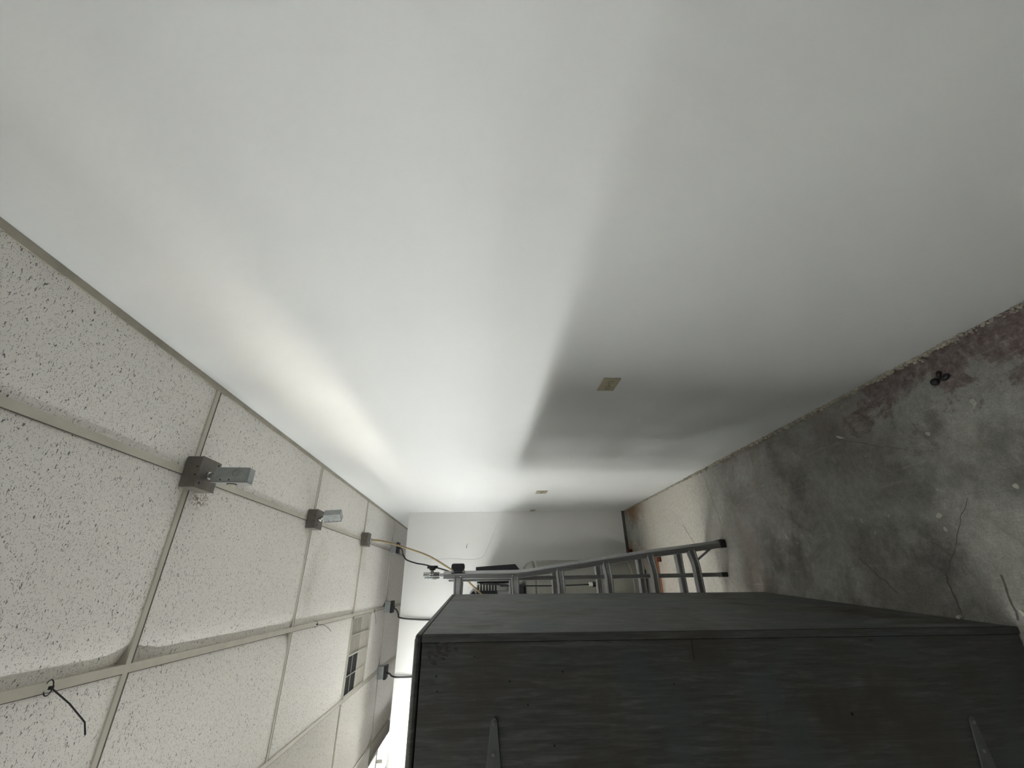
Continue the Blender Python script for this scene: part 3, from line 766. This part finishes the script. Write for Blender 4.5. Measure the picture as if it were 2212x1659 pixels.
for i in range(5):
    z = 0.449 - i * 0.0285
    bm = B(); box(bm, -0.052, 0.0, -0.118, -0.104, z - 0.0135, z + 0.001); link('wall_gap_strip', bm, M_WHITEPL, mc)  # white strips stand in for the far wall seen between the fins
bm = B(); box(bm, -0.14, 0.0, -0.12, 0.02, 0.0, 0.06); link('base_block', bm, M_BLACK, mc, bevel=0.008)
bm = B(); box(bm, -0.10, 0.0, -0.118, -0.05, 0.07, 0.105); link('base_clip', bm, M_WHITEPL, mc, bevel=0.004)
bm = B(); tube(bm, [(0.012, -0.125, 0.44), (0.004, -0.128, 0.30), (-0.006, -0.128, 0.16)], 0.007, 8); link('hose_strap', bm, M_BLACKPL, mc)

# hanging plug on a black cord
pc = empty('plug_cord', (-0.012, 4.36, 1.5)); tag(pc, 'black cord hanging down before the tank, ending in a white-collared plug', 'cord')
bm = B(); tube(bm, spline([(0.0, 0.05, 0.0), (0.0, 0.0, -0.09), (-0.006, -0.01, -0.4), (-0.006, -0.01, -0.65), (-0.002, -0.01, -0.865)], 8), 0.0060, 10); link('cord', bm, M_BLACK, pc, smooth=True)
bm = B(); cyl(bm, (-0.002, -0.01, -0.86), (-0.002, -0.01, -0.895), 0.020, 20); link('plug_collar', bm, M_WHITEPL, pc, bevel=0.003)
bm = B(); cyl(bm, (-0.002, -0.01, -0.895), (-0.002, -0.01, -0.945), 0.0235, 20); link('plug_body', bm, M_BLACKPL, pc, bevel=0.003)

# timber and bricks on the floor
pl = empty('timber_plank', (0.205, 4.12, 0)); tag(pl, 'orange-brown timber plank lying on the floor behind the ladder feet', 'plank')
bm = B(); box(bm, -0.82, 0.012, 0.0, 0.085, 0.0, 0.062); link('plank_body', bm, M_WOOD, pl, bevel=0.003)
bm = B(); box(bm, -0.82, 0.010, 0.002, 0.083, 0.062, 0.064); link('plank_top', bm, M_WOODLIT, pl)  # light falling on the plank top is put into this paler colour
bm = B(); box(bm, 0.165, 0.215, 4.04, 4.095, 0.0, 0.025); tag(link('brick_fragment', bm, M_BRICK, bevel=0.006), 'dark red brick piece lying against the timber plank', 'brick')
bm = B(); box(bm, 0.30, 0.33, 4.80, 4.89, 0.0, 0.04); tag(link('brick_fragment', bm, M_BRICK, bevel=0.006), 'dark red brick piece on the floor beside the tank foot', 'brick')
bm = B(); box(bm, 0.225, 0.262, 4.50, 4.60, 0.0, 0.05); tag(link('brick_fragment', bm, M_BRICK, bevel=0.006), 'small dark red brick piece in front of the tank', 'brick')

# black three-lobed thing on the near floor
bt = empty('rubber_fitting', (0.655, 1.222, 0)); bt.scale = (0.66, 0.66, 0.66); tag(bt, 'small black three-lobed rubber fitting lying on the floor', 'rubber fitting')
def lobe(pts, r, hh):
    bm = B(); n = len(pts)
    P = spline(pts, 6)
    tube(bm, P, [r * math.sin(math.pi * (0.16 + 0.68 * i / (len(P) - 1))) for i in range(len(P))], 14)
    for v in bm.verts: v.co.z = max(0.0005, 0.011 + (v.co.z - 0.011) * hh)
    return bm
link('lobe', lobe([(0.036, -0.006, 0.011), (0.022, -0.006, 0.011), (0.006, 0.000, 0.011)], 0.0125, .9), M_BLACK, bt, smooth=True)
link('lobe', lobe([(0.002, 0.045, 0.011), (-0.010, 0.030, 0.011), (-0.016, 0.012, 0.011)], 0.021, .8), M_BLACK, bt, smooth=True)
link('lobe', lobe([(-0.010, -0.006, 0.011), (-0.012, -0.024, 0.011), (-0.004, -0.048, 0.011)], 0.0145, .9), M_BLACK, bt, smooth=True)
bm = B(); cyl(bm, (-0.004, 0.004, 0.0), (-0.004, 0.004, 0.008), 0.008, 14); link('hub', bm, M_BLACK, bt)

# crumbled plaster along the foot of the right wall
bm = B(); rc = random.Random(11)
y = 0.45
while y < 4.85:
    dens = 0.9 if 1.1 < y < 3.3 else 0.45
    for _ in range(3):
        s = rc.uniform(0.003, 0.0095) * dens * (1.5 if rc.random() < 0.12 else 1)
        x = XW - 0.002 - abs(rc.gauss(0, 0.006)) ; z = rc.uniform(0.0, 0.010) * dens
        m4 = Matrix.Translation((x, y + rc.uniform(-.01, .01), z)) @ Matrix.Rotation(rc.uniform(0, 6), 4, 'Z') @ Matrix.Rotation(rc.uniform(-.6, .6), 4, 'X')
        vs = bmesh.ops.create_icosphere(bm, subdivisions=1, radius=s, matrix=m4)['verts']
        for v in vs: v.co += Vector((rc.uniform(-1, 1), rc.uniform(-1.6, 1.6), rc.uniform(-1, 1))) * s * 0.35
    y += rc.uniform(0.004, 0.011)
tag(link('plaster_crumbs', bm, M_CRUMB), 'crumbled plaster lying along the foot of the right wall', 'plaster crumbs', kind='stuff')
# chips that can be told apart
def chip(x, y, lx, ly, rot, h_, label, mat=None, name='plaster_chip', cat='chip'):
    bm = B(); rr_ = random.Random(int(abs(x * 1000 + y * 77)))
    n = 8; ring = []
    for k in range(n):
        a = 2 * math.pi * k / n; q = rr_.uniform(0.75, 1.1)
        px, py = lx / 2 * math.cos(a) * q, ly / 2 * math.sin(a) * q
        ring.append((x + px * math.cos(rot) - py * math.sin(rot), y + px * math.sin(rot) + py * math.cos(rot)))
    A = [bm.verts.new((*p, 0.0003)) for p in ring]
    T = [bm.verts.new((x + (p[0] - x) * 0.85, y + (p[1] - y) * 0.85, h_ * rr_.uniform(.7, 1))) for p in ring]
    bm.faces.new(A[::-1]); bm.faces.new(T)
    for k in range(n): bm.faces.new((A[k], A[(k + 1) % n], T[(k + 1) % n], T[k]))
    return tag(link(name, bm, mat or M_CHIP), label, cat, 'chips and crumbs on the floor')
chip(-0.110, 1.338, 0.026, 0.014, 0.3, 0.004, 'largest pale plaster chip, beside the near foot of the cabinet')
chip(0.199, 1.450, 0.020, 0.028, 0.4, 0.002, 'pale plaster flake in the middle of the near floor')
chip(0.152, 1.448, 0.020, 0.012, 0.1, 0.002, 'smaller pale flake just left of the mid-floor flake')
chip(0.595, 1.722, 0.012, 0.050, -0.5, 0.003, 'narrow pale plaster sliver near the foot of the right wall')
chip(0.208, 2.279, 0.040, 0.016, 0.5, 0.003, 'elongated pale plaster chip on the floor before the ladder feet')
chip(-0.108, 2.429, 0.020, 0.022, 0.5, 0.016, 'small black crumb beside the foot of the cabinet', M_BLACK, 'black_crumb', 'crumb')
chip(-0.132, 1.535, 0.016, 0.020, 0.2, 0.009, 'pale crumb touching the foot of the cabinet side')
chip(0.25, 1.183, 0.018, 0.020, 0.2, 0.003, 'pale plaster chip nearest the right edge of the photo')
